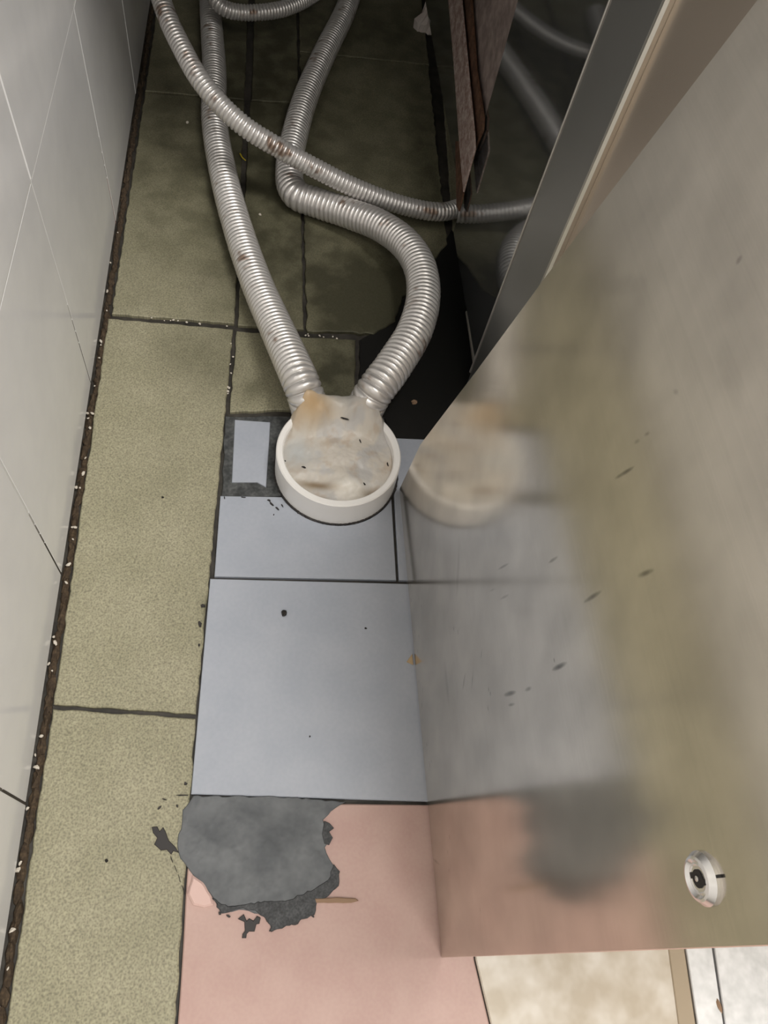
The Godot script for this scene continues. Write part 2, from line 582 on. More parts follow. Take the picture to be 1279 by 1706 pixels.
func floor_pieces() -> void:
	var P := func(a): return PackedVector2Array(a)
	# old yellow-green terrazzo slabs, chipped edges
	var slabs := [
		[Vector2(-0.2652, -0.2775), Vector2(-0.0843, -0.2590), Vector2(-0.0925, 0.36), Vector2(-0.266, 0.36)],
		[Vector2(-0.266, 0.366), Vector2(-0.0925, 0.366), Vector2(-0.100, 1.05), Vector2(-0.266, 1.05)],
		[Vector2(-0.2686, -0.9595), Vector2(-0.0547, -0.9490), Vector2(-0.0839, -0.2654), Vector2(-0.2654, -0.2837)],
		[Vector2(-0.262, -1.62), Vector2(-0.050, -1.625), Vector2(-0.0530, -0.9635), Vector2(-0.2638, -0.9712)],
		[Vector2(-0.262, -2.5), Vector2(-0.046, -2.5), Vector2(-0.050, -1.631), Vector2(-0.262, -1.627)],
		[Vector2(-0.036, -1.625), Vector2(0.071, -1.63), Vector2(0.071, -0.957), Vector2(-0.0466, -0.9596)],
		[Vector2(-0.030, -2.5), Vector2(0.071, -2.5), Vector2(0.071, -1.638), Vector2(-0.034, -1.632)],
		[Vector2(0.077, -1.838), Vector2(0.392, -1.842), Vector2(0.368, -1.21), Vector2(0.328, -1.15), Vector2(0.305, -1.085), Vector2(0.262, -1.055), Vector2(0.243, -0.99), Vector2(0.20, -0.955), Vector2(0.077, -0.955)],
		[Vector2(0.077, -2.5), Vector2(0.415, -2.5), Vector2(0.395, -1.849), Vector2(0.077, -1.845)],
		[Vector2(0.425, -1.84), Vector2(0.9, -1.84), Vector2(0.9, -1.25), Vector2(0.385, -1.25)],
		[Vector2(0.43, -2.5), Vector2(0.9, -2.5), Vector2(0.9, -1.848), Vector2(0.43, -1.848)],
		[Vector2(-0.0483, -0.9452), Vector2(0.0861, -0.9384), Vector2(0.165, -0.938), Vector2(0.155, -0.772), Vector2(0.0318, -0.7742), Vector2(-0.0544, -0.7656)]]
	for i in slabs.size():
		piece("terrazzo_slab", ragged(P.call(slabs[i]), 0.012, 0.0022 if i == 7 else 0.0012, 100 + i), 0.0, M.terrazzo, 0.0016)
	piece("grimy_shade_patch", ragged(P.call([Vector2(0.162, -0.776), Vector2(0.172, -0.94), Vector2(0.198, -0.96), Vector2(0.233, -1.005), Vector2(0.365, -1.21), Vector2(0.382, -1.256), Vector2(0.9, -1.256), Vector2(0.9, -0.722), Vector2(0.21, -0.722), Vector2(0.207, -0.765)]), 0.02, 0.003, 77), -0.003, M.grime_shade, 0.001, -0.02, "black floor patch with painted shade and grime in the hollow behind the pipe")  # this black piece paints the hollow's shade along with its grime
	# grey tiles let in later; the second is cut round the pipe
	var ring := PackedVector2Array()
	for i in 48: ring.append(Vector2(0.1185, -0.6538) + Vector2(cos(TAU * i / 48), sin(TAU * i / 48)) * (0.0988 + 0.003))
	var quad := PackedVector2Array([Vector2(-0.0641, -0.6029), Vector2(0.206, -0.602), Vector2(0.2027, -0.4591), Vector2(-0.0677, -0.4658)])
	var cut := Geometry2D.clip_polygons(quad, ring)
	for c in cut:
		if absf(poly_area(c)) > 0.004: piece("grey_tile", c, 0.0, M.grey_tile, 0.001)
	piece("grey_tile", P.call([Vector2(-0.0736, -0.4620), Vector2(0.36, -0.448), Vector2(0.36, -0.1300), Vector2(0.2161, -0.1408), Vector2(-0.0845, -0.1639)]), 0.0, M.grey_tile, 0.001)
	quad = PackedVector2Array([Vector2(0.214, -0.722), Vector2(0.50, -0.716), Vector2(0.50, -0.452), Vector2(0.207, -0.459)])
	for c in Geometry2D.clip_polygons(quad, ring): piece("grey_tile", c, 0.0, M.grey_tile, 0.001)
	piece("grey_tile", P.call([Vector2(-0.0461, -0.7499), Vector2(0.0119, -0.7472), Vector2(0.0102, -0.7024), Vector2(0.0059, -0.6207), Vector2(-0.0083, -0.6293), Vector2(-0.0474, -0.6285)]), 0.0, M.grey_tile, 0.001, -0.02, "small grey tile offcut set in dark mortar")
	# dark mortar round the offcut and the pipe
	quad = ragged(P.call([Vector2(-0.062, -0.758), Vector2(0.205, -0.768), Vector2(0.203, -0.604), Vector2(-0.063, -0.604)]), 0.015, 0.002, 7)
	piece("mortar_bed", quad, -0.0025, M.mortar, 0.001)
	# pink tile, with its far edge under the cement patch
	piece("pink_tile", ragged(P.call([Vector2(-0.083, -0.15), Vector2(0.1068, -0.1431), Vector2(0.2189, -0.1362), Vector2(0.259, -0.136), Vector2(0.2587, 0.0422), Vector2(0.2683, 0.1066), Vector2(0.37, 1.05), Vector2(-0.096, 1.05)]), 0.05, 0.0006, 3), -0.0005, M.pink_tile, 0.0015)
	piece("beige_tile", P.call([Vector2(0.262, -0.13), Vector2(0.515, -0.13), Vector2(0.512, 1.05), Vector2(0.376, 1.05), Vector2(0.2704, 0.1067), Vector2(0.2610, 0.0423)]), -0.001, M.beige_tile, 0.0015)
	piece("beige_tile", rect(0.518, 0.306, 1.1, 1.05), -0.001, M.beige_tile, 0.0015)
	# cement patch with a torn edge
	var patch := P.call([Vector2(-0.0814, -0.1616), Vector2(0.0375, -0.1545), Vector2(0.1108, -0.1451), Vector2(0.0917, -0.1344), Vector2(0.0814, -0.1249), Vector2(0.0863, -0.1090), Vector2(0.0913, -0.1018), Vector2(0.0827, -0.0925), Vector2(0.0883, -0.0785), Vector2(0.0982, -0.0643), Vector2(0.0969, -0.0497), Vector2(0.0862, -0.0386), Vector2(0.0714, -0.0330), Vector2(0.0682, -0.0204), Vector2(0.0508, -0.0152), Vector2(0.0294, -0.0085), Vector2(0.0167, -0.0075), Vector2(0.0082, -0.0231), Vector2(-0.0166, -0.0298), Vector2(-0.0425, -0.0278), Vector2(-0.0544, -0.0476), Vector2(-0.0663, -0.0625), Vector2(-0.0826, -0.0779), Vector2(-0.0932, -0.0904), Vector2(-0.0974, -0.1108), Vector2(-0.0935, -0.1298), Vector2(-0.0937, -0.1452)])
	piece("cement_patch", ragged(patch, 0.006, 0.0013, 17), 0.0016, M.concrete, 0.001, -0.02, "dark grey cement patch with a torn edge")
	var rim := P.call([Vector2(-0.0543, -0.0450), Vector2(-0.0343, -0.0348), Vector2(-0.0167, -0.0355), Vector2(0.0080, -0.0378), Vector2(0.0331, -0.0361), Vector2(0.0512, -0.0414), Vector2(0.0696, -0.0475), Vector2(0.0853, -0.0558), Vector2(0.0933, -0.0727), Vector2(0.1004, -0.0642), Vector2(0.0983, -0.0483), Vector2(0.0862, -0.0386), Vector2(0.0707, -0.0331), Vector2(0.0681, -0.0191), Vector2(0.0594, -0.0159), Vector2(0.0436, -0.0119), Vector2(0.0294, -0.0072), Vector2(0.0139, -0.0052), Vector2(0.0167, -0.0106), Vector2(0.0082, -0.0206), Vector2(-0.0025, -0.0283), Vector2(-0.0202, -0.0313), Vector2(-0.0411, -0.0277)])
	piece("mastic_rim", ragged(rim, 0.004, 0.0012, 23), 0.0024, M.mastic_grey, 0.0008, -0.01, "darker crumbly lower rim of the cement patch")
	piece("mastic_fleck", P.call([Vector2(-0.1292, -0.1275), Vector2(-0.1228, -0.1279), Vector2(-0.1196, -0.1222), Vector2(-0.1156, -0.1268), Vector2(-0.1115, -0.1197), Vector2(-0.1081, -0.1114), Vector2(-0.0997, -0.1035), Vector2(-0.0950, -0.0965), Vector2(-0.1016, -0.0989), Vector2(-0.1041, -0.0950), Vector2(-0.1095, -0.1007), Vector2(-0.1165, -0.1004), Vector2(-0.1248, -0.1076), Vector2(-0.1218, -0.1148), Vector2(-0.1273, -0.1206)]), 0.0018, M.mastic, 0.0006)
	piece("mastic_fleck", P.call([Vector2(-0.0227, -0.0208), Vector2(-0.0158, -0.0254), Vector2(-0.0122, -0.0182), Vector2(-0.0094, -0.0205), Vector2(-0.0044, -0.0177), Vector2(-0.0003, -0.0224), Vector2(0.0040, -0.0202), Vector2(0.0026, -0.0141), Vector2(-0.0009, -0.0137), Vector2(-0.0029, -0.0064), Vector2(-0.0092, -0.0068), Vector2(-0.0119, -0.0045), Vector2(-0.0125, -0.0003), Vector2(-0.0174, -0.0006), Vector2(-0.0168, -0.0049), Vector2(-0.0141, -0.0078), Vector2(-0.0149, -0.0171)]), 0.0018, M.mastic, 0.0006)
	piece("mastic_fleck", P.call([Vector2(0.0829, -0.1234), Vector2(0.0897, -0.1202), Vector2(0.0948, -0.1142), Vector2(0.0886, -0.1103), Vector2(0.0929, -0.1031), Vector2(0.0881, -0.0950), Vector2(0.0821, -0.0967), Vector2(0.0794, -0.1080)]), 0.0026, M.mastic_grey, 0.0006)
	# black flecks of mastic thrown up around it: centre, length, width, turn
	var fl := [
		[Vector2(-0.1216, -0.1494), 6, 3, -50], [Vector2(-0.0919, -0.1766), 5, 4, -40], [Vector2(-0.0962, -0.1630), 18, 1.6, 2], [Vector2(-0.1165, -0.1590), 8, 1.5, 20], [Vector2(-0.1006, -0.1504), 4, 3, 80],
		[Vector2(-0.1031, -0.0896), 10, 0.9, 66], [Vector2(-0.0974, -0.0787), 10, 0.8, 66], [Vector2(-0.0926, -0.0680), 11, 0.8, 74], [Vector2(-0.0870, -0.0560), 12, 0.8, 62], [Vector2(-0.0439, -0.0279), 5, 3, 60], [Vector2(-0.0340, -0.0247), 6, 3, 30], 
		[Vector2(0.0188, -0.0073), 9, 4, -30], [Vector2(0.0125, -0.0165), 8, 3, 40], [Vector2(0.0659, -0.0180), 7, 3, 60], [Vector2(0.0451, -0.0124), 12, 5, -15], [Vector2(0.0926, -0.0526), 7, 5, 70],
		[Vector2(0.0145, -0.5890), 11, 3, 50], [Vector2(0.0238, -0.5805), 9, 3, 45], [Vector2(0.0107, -0.5954), 6, 4, 20], [Vector2(0.0312, -0.5860), 6, 2, 60], [Vector2(-0.0576, -0.5987), 6, 1.5, 80], [Vector2(-0.0291, -0.6002), 8, 1.5, 5],
		[Vector2(-0.0818, -0.4188), 8, 6, 30], [Vector2(-0.0846, -0.3915), 9, 5, 80], [Vector2(-0.0839, -0.3605), 5, 3, 80], [Vector2(0.1870, -0.5805), 4, 2, -40], [Vector2(0.0406, -0.5948), 5, 2, 30], [Vector2(0.0182, -0.5697), 2, 2, 0]]
	for i in fl.size():
		var st := new_st()
		var c: Vector2 = fl[i][0]
		var pl := PackedVector2Array()
		for k in 11:
			var t := TAU * k / 11
			var rr := 1.0 + rng.randf_range(-0.32, 0.32)
			pl.append(c + Vector2(cos(t) * fl[i][1] * rr, sin(t) * fl[i][2] * rr).rotated(deg_to_rad(fl[i][3])) * 0.00042)
		ground(st, pl, -0.004, 0.0022, 0.0004)
		build(st, "mastic_fleck", M.mastic, get_node("floor"))
	# dirt packed in the joint along the wall
	var st2 := new_st()
	for k in 120:
		var z := -2.3 + k * 0.0205
		blob(st2, Vector3(-0.2735 + rng.randf_range(-0.002, 0.002), -0.006, z), Vector3(0.0055, rng.randf_range(0.004, 0.008), 0.016), 500 + k, 0.0, 0.4, 5, 8)
	tag(build(st2, "joint_dirt", M.dirt, get_node("floor")), "", "", "", "stuff")
	st2 = new_st()
	for k in 34:
		var z := lerpf(-1.25, 0.2, pow(rng.randf(), 0.9))
		var s := rng.randf_range(0.0009, 0.0026)
		blob(st2, Vector3(-0.2745 + rng.randf_range(-0.004, 0.004), 0.002, z), Vector3(s, s * 0.8, s * rng.randf_range(1.0, 2.2)), 700 + k, rng.randf() * 3.0, 0.5, 4, 6)
	for k in 26:      # loose grains in the slab joints
		var q: Vector2 = [Vector2(-0.1984, -0.9646).lerp(Vector2(-0.0569, -0.9517), rng.randf()), Vector2(-0.0542, -0.9321).lerp(Vector2(-0.0593, -0.7666), rng.randf()), Vector2(0.0700, -0.9445).lerp(Vector2(0.1297, -0.9398), rng.randf())][k % 3]
		var s := rng.randf_range(0.0009, 0.0020)
		blob(st2, Vector3(q.x + rng.randf_range(-0.003, 0.003), 0.0, q.y + rng.randf_range(-0.003, 0.003)), Vector3(s, s * 0.7, s * 1.3), 900 + k, rng.randf() * 3.0, 0.5, 4, 6)
	tag(build(st2, "grout_crumbs", M.crumb, get_node("floor")), "pale crumbs of grout in the joints", "", "", "stuff")

func poly_area(p: PackedVector2Array) -> float:
	var a := 0.0
	for i in p.size(): a += p[i].cross(p[(i + 1) % p.size()])
	return a * 0.5

func wall_pieces() -> void:
	var wall := get_node("wall_left")
	var zs := [-2.4, -2.0, -1.598, -1.196, -0.81, -0.467, -0.161, 0.15, 0.50, 0.86, 1.22]
	var ys := [0.006, 0.385, 0.762, 1.14]
	for i in zs.size() - 1:
		for j in ys.size() - 1:
			var st := new_st()
			var g := 0.0011
			var tilt := rng.randf_range(-0.0006, 0.0006)
			upright_left(st, PackedVector2Array([Vector2(zs[i] + g, ys[j] + g), Vector2(zs[i + 1] - g, ys[j] + g), Vector2(zs[i + 1] - g, ys[j + 1] - g), Vector2(zs[i] + g, ys[j + 1] - g)]), -0.278 + tilt, 0.008, 0.0012)
			build(st, "wall_tile", M.wall_tile, wall)
	# joints: pale above, dirty towards the floor
	for i in range(1, zs.size() - 1):
		for seg in [[0.0, 0.10, M.grout_rust if i == 3 else M.grout_dark], [0.10, 0.125, M.grout_mid], [0.125, 0.15, M.grout_grey], [0.15, 0.18, M.grout_pale], [0.18, 1.14, M.grout_white]]:
			var st := new_st()
			box(st, Vector3(-0.286, seg[0] + 0.004, zs[i] - 0.0016), Vector3(-0.2788, seg[1], zs[i] + 0.0016), 0.0003)
			build(st, "grout_line", seg[2], wall)
	for j in range(1, ys.size() - 1):
		var st := new_st()
		box(st, Vector3(-0.286, ys[j] - 0.0016, -2.4), Vector3(-0.2786, ys[j] + 0.0016, 1.22), 0.0003)
		build(st, "grout_line", M.grout_white, wall)

func upright_left(st: SurfaceTool, poly: PackedVector2Array, x: float, thick: float, bevel: float) -> void:
	slab(st, poly, Vector3.BACK, Vector3.UP, Vector3.RIGHT, Vector3(x, 0, 0), -thick, 0.0, bevel)

func cabinet() -> void:
	# front cabinet: the sheet-steel flank that mirrors the floor, and behind it the cabinet's own side
	var t := base("steel_cabinet", Vector3(0.6, 0, -0.4))
	tag(t, "tall stainless steel cabinet whose tan mirror flank with a round lock fills the right side", "cabinet")
	var uv0 := Vector2(-0.66, 0.0)
	var uvs := Vector2(0.72, 0.96)
	var scuffs := SCUFFS
	var pm := mat(Color.WHITE, 0.16, 0.9, steel_map(1024, 1024, rgb(213, 206, 195), uv0, uvs, scuffs, 130))
	pm.normal_enabled = true
	pm.normal_texture = bump(256, 0.006, 131, 3.0)
	pm.normal_scale = 0.02
	pm.metallic_specular = 0.5
	var st := new_st()
	var lean := deg_to_rad(1.6000)
	slab(st, PackedVector2Array([Vector2(0.0365, 0.001), Vector2(0.0125, 0.95), Vector2(-0.3879, 0.8692), Vector2(-0.3931, 0.8527), Vector2(-0.4427, 0.6916), Vector2(-0.4732, 0.5914), Vector2(-0.5235, 0.4140), Vector2(-0.6001, 0.1585), Vector2(-0.6157, 0.0077)]), Vector3.BACK, Vector3(sin(lean), cos(lean), 0), Vector3(-cos(lean), sin(lean), 0), Vector3(0.2185, 0, 0), -0.003, 0.0, 0.0006, uv0, uvs)
	var panel := build(st, "flank_panel", pm, t)
	tag(panel, "tan mirror-like steel flank with scuffs")
	# lock on the panel
	var lp := Vector3(0.2355, 0.6073, -0.0110)
	var A := Vector3(-cos(lean), sin(lean), 0)
	st = new_st()
	lathe(st, [Vector2(0.0138, 0.0), Vector2(0.0137, 0.0018), Vector2(0.0112, 0.0050), Vector2(0.0098, 0.0054), Vector2(0.0091, 0.0046), Vector2(0.0082, 0.0036)], lp, A, 56)
	var lk := build(st, "lock", M.chrome, panel)
	tag(lk, "round chrome quarter-turn lock")
	st = new_st()
	lathe(st, [Vector2(0.0083, 0.001), Vector2(0.0083, 0.0036), Vector2(0.0070, 0.0040), Vector2(0.0064, 0.0036), Vector2(0.0001, 0.0034)], lp, A, 48)
	build(st, "lock_core", M.chrome, panel)
	st = new_st()
	lathe(st, [Vector2(0.0046, 0.002), Vector2(0.0046, 0.0042), Vector2(0.0018, 0.0042), Vector2(0.0018, 0.003)], lp, A, 40)
	for s in [-1.0, 1.0]:
		box(st, lp + Vector3(-0.0042, -0.0016 + s * 0.0050, -0.0015 + s * 0.002), lp + Vector3(-0.002, 0.0016 + s * 0.0050, 0.0015 + s * 0.002), 0.0003)
	build(st, "keyhole", M.black, panel)
	st = new_st()
	lathe(st, [Vector2(0.0016, 0.003), Vector2(0.0015, 0.0048), Vector2(0.0001, 0.0050)], lp, A, 24)
	build(st, "lock_pin", M.chrome, panel)
	st = new_st()
	box(st, lp + Vector3(-0.0008, 0.0136, -0.0008), lp + Vector3(0.001, 0.0180, 0.0008), 0.0003)
	build(st, "pointer_mark", M.black, panel)
	# the cabinet's own side wall behind the flank
	st = new_st()
	upright(st, PackedVector2Array([Vector2(-0.7165, 0.05), Vector2(0.0, 0.05), Vector2(0.0, 0.95), Vector2(-0.7165, 0.95)]), 0.366, 0.002, 0.0006)
	build(st, "side_panel", M.steel_side, t)
	st = new_st()
	upright(st, PackedVector2Array([Vector2(-0.845, 0.0), Vector2(-0.728, 0.0), Vector2(-0.728, 0.95), Vector2(-0.845, 0.95)]), 0.361, 0.03, 0.003)
	build(st, "corner_post", M.steel_post, t)
	st = new_st()
	upright(st, PackedVector2Array([Vector2(-0.7275, 0.0), Vector2(-0.717, 0.0), Vector2(-0.717, 0.95), Vector2(-0.7275, 0.95)]), 0.358, 0.02, 0.003)
	build(st, "folded_lip", M.steel_edge, t)
	st = new_st()
	upright(st, PackedVector2Array([Vector2(-0.849, 0.03), Vector2(-0.8455, 0.03), Vector2(-0.8455, 0.95), Vector2(-0.849, 0.95)]), 0.3595, 0.01, 0.001)
	build(st, "folded_lip", M.steel_post_edge, t)
	st = new_st()
	box(st, Vector3(0.372, 0.05, -0.84), Vector3(1.0, 0.94, -0.01), 0.004)
	build(st, "body", M.steel_side, t)
	st = new_st()
	box(st, Vector3(0.367, 0.95, -0.75), Vector3(1.0, 0.985, 0.0), 0.004)
	build(st, "worktop", M.steel_side, t)
	for c in [Vector2(0.95, -0.05), Vector2(0.95, -0.8), Vector2(0.42, -0.05), Vector2(0.42, -0.8)]:
		st = new_st()
		lathe(st, [Vector2(0.022, -0.004), Vector2(0.022, 0.012), Vector2(0.016, 0.016), Vector2(0.016, 0.052)], Vector3(c.x, 0, c.y), Vector3.UP, 24)
		build(st, "foot", M.steel_post, t)
	# bright plates on the floor past the flank
	var th := base("aluminium_threshold", Vector3(0.6, 0, 0.1))
	tag(th, "bright aluminium threshold plates on the floor in the bottom right corner", "threshold")
	for q in [[Vector2(0.5324, 0.0461), Vector2(0.5678, 0.0467), Vector2(0.5578, 0.1305), Vector2(0.553, 0.30), Vector2(0.516, 0.30), Vector2(0.5245, 0.1278)], [Vector2(0.5710, 0.0469), Vector2(0.95, 0.06), Vector2(0.95, 0.30), Vector2(0.556, 0.30), Vector2(0.5601, 0.1307)]]:
		st = new_st()
		ground(st, PackedVector2Array(q), -0.02, 0.003, 0.001)
		build(st, "plate", M.alu, th)
	st = new_st()
	ground(st, PackedVector2Array([Vector2(0.5104, 0.0426), Vector2(0.5313, 0.0441), Vector2(0.5230, 0.1277), Vector2(0.514, 0.30), Vector2(0.492, 0.30), Vector2(0.5015, 0.1259)]), -0.02, 0.001, 0.001)
	build(st, "side_strip", M.rust_plate_tan, th)
	st = new_st()
	blob(st, Vector3(0.5578, 0.0020, 0.1115), Vector3(0.003, 0.003, 0.008), 41, 0.2, 0.4)
	build(st, "rust_spot", M.wood, th)

const SCUFFS := [
	[-0.2512, 0.6329, 0.0145, 0.0016, 75.1, 0.45],
	[-0.2948, 0.3956, 0.0171, 0.0014, 75.4, 0.3],
	[-0.2497, 0.5040, 0.0111, 0.0016, 79.4, 0.3],
	[-0.1812, 0.6269, 0.0109, 0.0020, 77.1, 0.42],
	[-0.1961, 0.5541, 0.0163, 0.0020, 82.9, 0.4],
	[-0.1694, 0.4780, 0.0161, 0.0024, 82.8, 0.5],
	[-0.1811, 0.3613, 0.0180, 0.0026, 79.2, 0.5],
	[-0.1720, 0.4072, 0.0094, 0.0020, 81.5, 0.35],
	[-0.1709, 0.3611, 0.0105, 0.0016, 79.2, 0.35],
	[-0.2672, 0.3863, 0.0136, 0.0014, 76.7, 0.25],
	[-0.2870, 0.3574, 0.0093, 0.0010, 75.7, 0.2],
	[-0.2865, 0.7815, 0.0031, 0.0020, 87.1, 0.25],
	[-0.2606, 0.6556, 0.0041, 0.0016, 71.5, 0.2],
	[-0.2580, 0.6677, 0.0036, 0.0014, 70.0, 0.2],
	[-0.2616, 0.7050, 0.0034, 0.0020, 36.9, 0.15],
	[-0.2335, 0.2254, 0.0121, 0.0025, 127.2, 0.3],
	[-0.2259, 0.2561, 0.0120, 0.0020, 139.8, 0.25],
	[-0.2405, 0.2969, 0.0071, 0.0015, 130.4, 0.2],
	[-0.2513, 0.1556, 0.0292, 0.0060, -2.5, 0.12],
	[-0.3560, 0.2553, 0.0353, 0.0060, 145.5, 0.12],
	[-0.0674, 0.0180, 0.0178, 0.0020, 74.3, 0.25],
	[-0.3650, 0.6884, 0.0334, 0.0080, 47.2, 0.06],
	[-0.2372, 0.7477, 0.0247, 0.0100, -10.2, 0.06],
	[-0.4407, 0.0212, 0.0049, 0.0007, 1.2, 0.75],
	[-0.4187, 0.0162, 0.0048, 0.0007, 1.3, 0.75],
	[-0.3686, 0.0202, 0.0046, 0.0007, 1.3, 0.75],
	[-0.3367, 0.0268, 0.0044, 0.0007, 1.1, 0.75],
	[-0.2963, 0.0174, 0.0043, 0.0007, 1.4, 0.75],
	[-0.2615, 0.0216, 0.0041, 0.0007, 1.3, 0.75],
	[-0.3864, 0.0719, 0.0045, 0.0007, -0.1, 0.75],
	[-0.4011, 0.0626, 0.0046, 0.0007, 0.1, 0.75],
	[-0.2791, 0.0330, 0.0042, 0.0007, 1.0, 0.75],
	[-0.2079, 0.0277, 0.0039, 0.0007, 1.1, 0.75],
	[-0.1800, 0.0330, 0.0038, 0.0007, 1.0, 0.75],
	[-0.1830, 0.0446, 0.0038, 0.0007, 0.7, 0.75],
	[-0.3534, 0.0420, 0.0045, 0.0007, 0.7, 0.75],
	[-0.3006, 0.2109, 0.0036, 0.0007, -4.0, 0.75],
	[-0.2913, 0.2258, 0.0036, 0.0007, -4.4, 0.75],
	[-0.1850, 0.2943, 0.0030, 0.0007, -6.7, 0.75],
	[-0.1964, 0.3078, 0.0029, 0.0007, -7.0, 0.75],
	[-0.2017, 0.3042, 0.0030, 0.0007, -6.9, 0.75],
	[-0.1766, 0.4705, 0.0024, 0.0007, -11.8, 0.75],
	[-0.0867, 0.0946, 0.0032, 0.0007, -0.9, 0.75],
	[-0.0720, 0.0795, 0.0032, 0.0007, -0.4, 0.75],
	[-0.0529, 0.0766, 0.0032, 0.0007, -0.3, 0.75],
	[-0.0092, 0.1848, 0.0027, 0.0007, -3.8, 0.75],
]

func far_unit() -> void:
	# second unit behind: dark mirror side, unseen worktop added to shade the gap
	var t := base("dark_steel_unit", Vector3(0.7, 0, -1.4))
	tag(t, "dark mirror-sided steel unit standing behind the cabinet's corner post", "cabinet")
	var st := new_st()
	upright(st, PackedVector2Array([Vector2(-1.185, 0.05), Vector2(-0.8495, 0.05), Vector2(-0.8495, 0.95), Vector2(-1.185, 0.95)]), 0.366, 0.003, 0.0006, Vector2(-1.3, 0), Vector2(0.6, 1.0))
	build(st, "side_panel", M.steel_dark, t)
	st = new_st()
	upright(st, PackedVector2Array([Vector2(-0.975, 0.046), Vector2(-0.8495, 0.040), Vector2(-0.8495, 0.050), Vector2(-0.975, 0.050)]), 0.3645, 0.004, 0.0008)
	build(st, "bottom_lip", M.steel_edge, t)
	st = new_st()
	box(st, Vector3(0.39, 0.06, -2.5), Vector3(1.0, 0.95, -0.85), 0.004)
	build(st, "body", M.steel_dark, t)
	st = new_st()
	box(st, Vector3(-0.27, 0.96, -2.5), Vector3(1.0, 1.0, -1.0), 0.004)  # out-of-view slab added to keep light off the far floor
	tag(build(st, "added_worktop", M.steel_dark), "unseen steel worktop added above the gap to shade its far end", "worktop")
	for c in [Vector2(0.95, -0.95), Vector2(0.95, -2.4), Vector2(0.45, -2.4)]:
		st = new_st()
		lathe(st, [Vector2(0.022, -0.004), Vector2(0.022, 0.012), Vector2(0.016, 0.016), Vector2(0.016, 0.062)], Vector3(c.x, 0, c.y), Vector3.UP, 24)
		build(st, "foot", M.steel_post, t)
	# torn, rusty sheet beside it
	var b := base("rusty_bracket", Vector3(0.37, 0, -1.3))
	tag(b, "rusty folded sheet-metal bracket hanging beside the far edge of the dark unit", "bracket")
	st = new_st()
	upright(st, PackedVector2Array([Vector2(-1.5330, 0.3422), Vector2(-1.2053, 0.4962), Vector2(-1.1763, 0.4664), Vector2(-1.1799, 0.4097), Vector2(-1.1798, 0.3560), Vector2(-1.1974, 0.3108), Vector2(-1.1946, 0.2506), Vector2(-1.2618, 0.2346)]), 0.369, 0.002, 0.0005)
	build(st, "plate", M.rust_plate, b)
	st = new_st()
	upright(st, PackedVector2Array([Vector2(-1.5771, 0.3204), Vector2(-1.4957, 0.3587), Vector2(-1.2959, 0.3038), Vector2(-1.1798, 0.2925), Vector2(-1.1638, 0.2804), Vector2(-1.1784, 0.2310), Vector2(-1.2556, 0.2491)]), 0.360, 0.004, 0.0008)
	build(st, "web", M.rust_brown, b)
	st = new_st()
	upright(st, PackedVector2Array([Vector2(-1.6531, 0.2838), Vector2(-1.5421, 0.3360), Vector2(-1.2862, 0.2833), Vector2(-1.1785, 0.2620), Vector2(-1.1507, 0.2519), Vector2(-1.1487, 0.1685), Vector2(-1.2602, 0.1926), Vector2(-1.4339, 0.2364)]), 0.352, 0.003, 0.0008)
	build(st, "flange", M.rust_pale, b)
	st = new_st()
	upright(st, PackedVector2Array([Vector2(-1.3029, 0.1638), Vector2(-1.2781, 0.1808), Vector2(-1.1630, 0.1554), Vector2(-1.1582, 0.1198), Vector2(-1.1803, 0.1115)]), 0.357, 0.003, 0.0005)
	build(st, "hem", M.rust_brown, b)

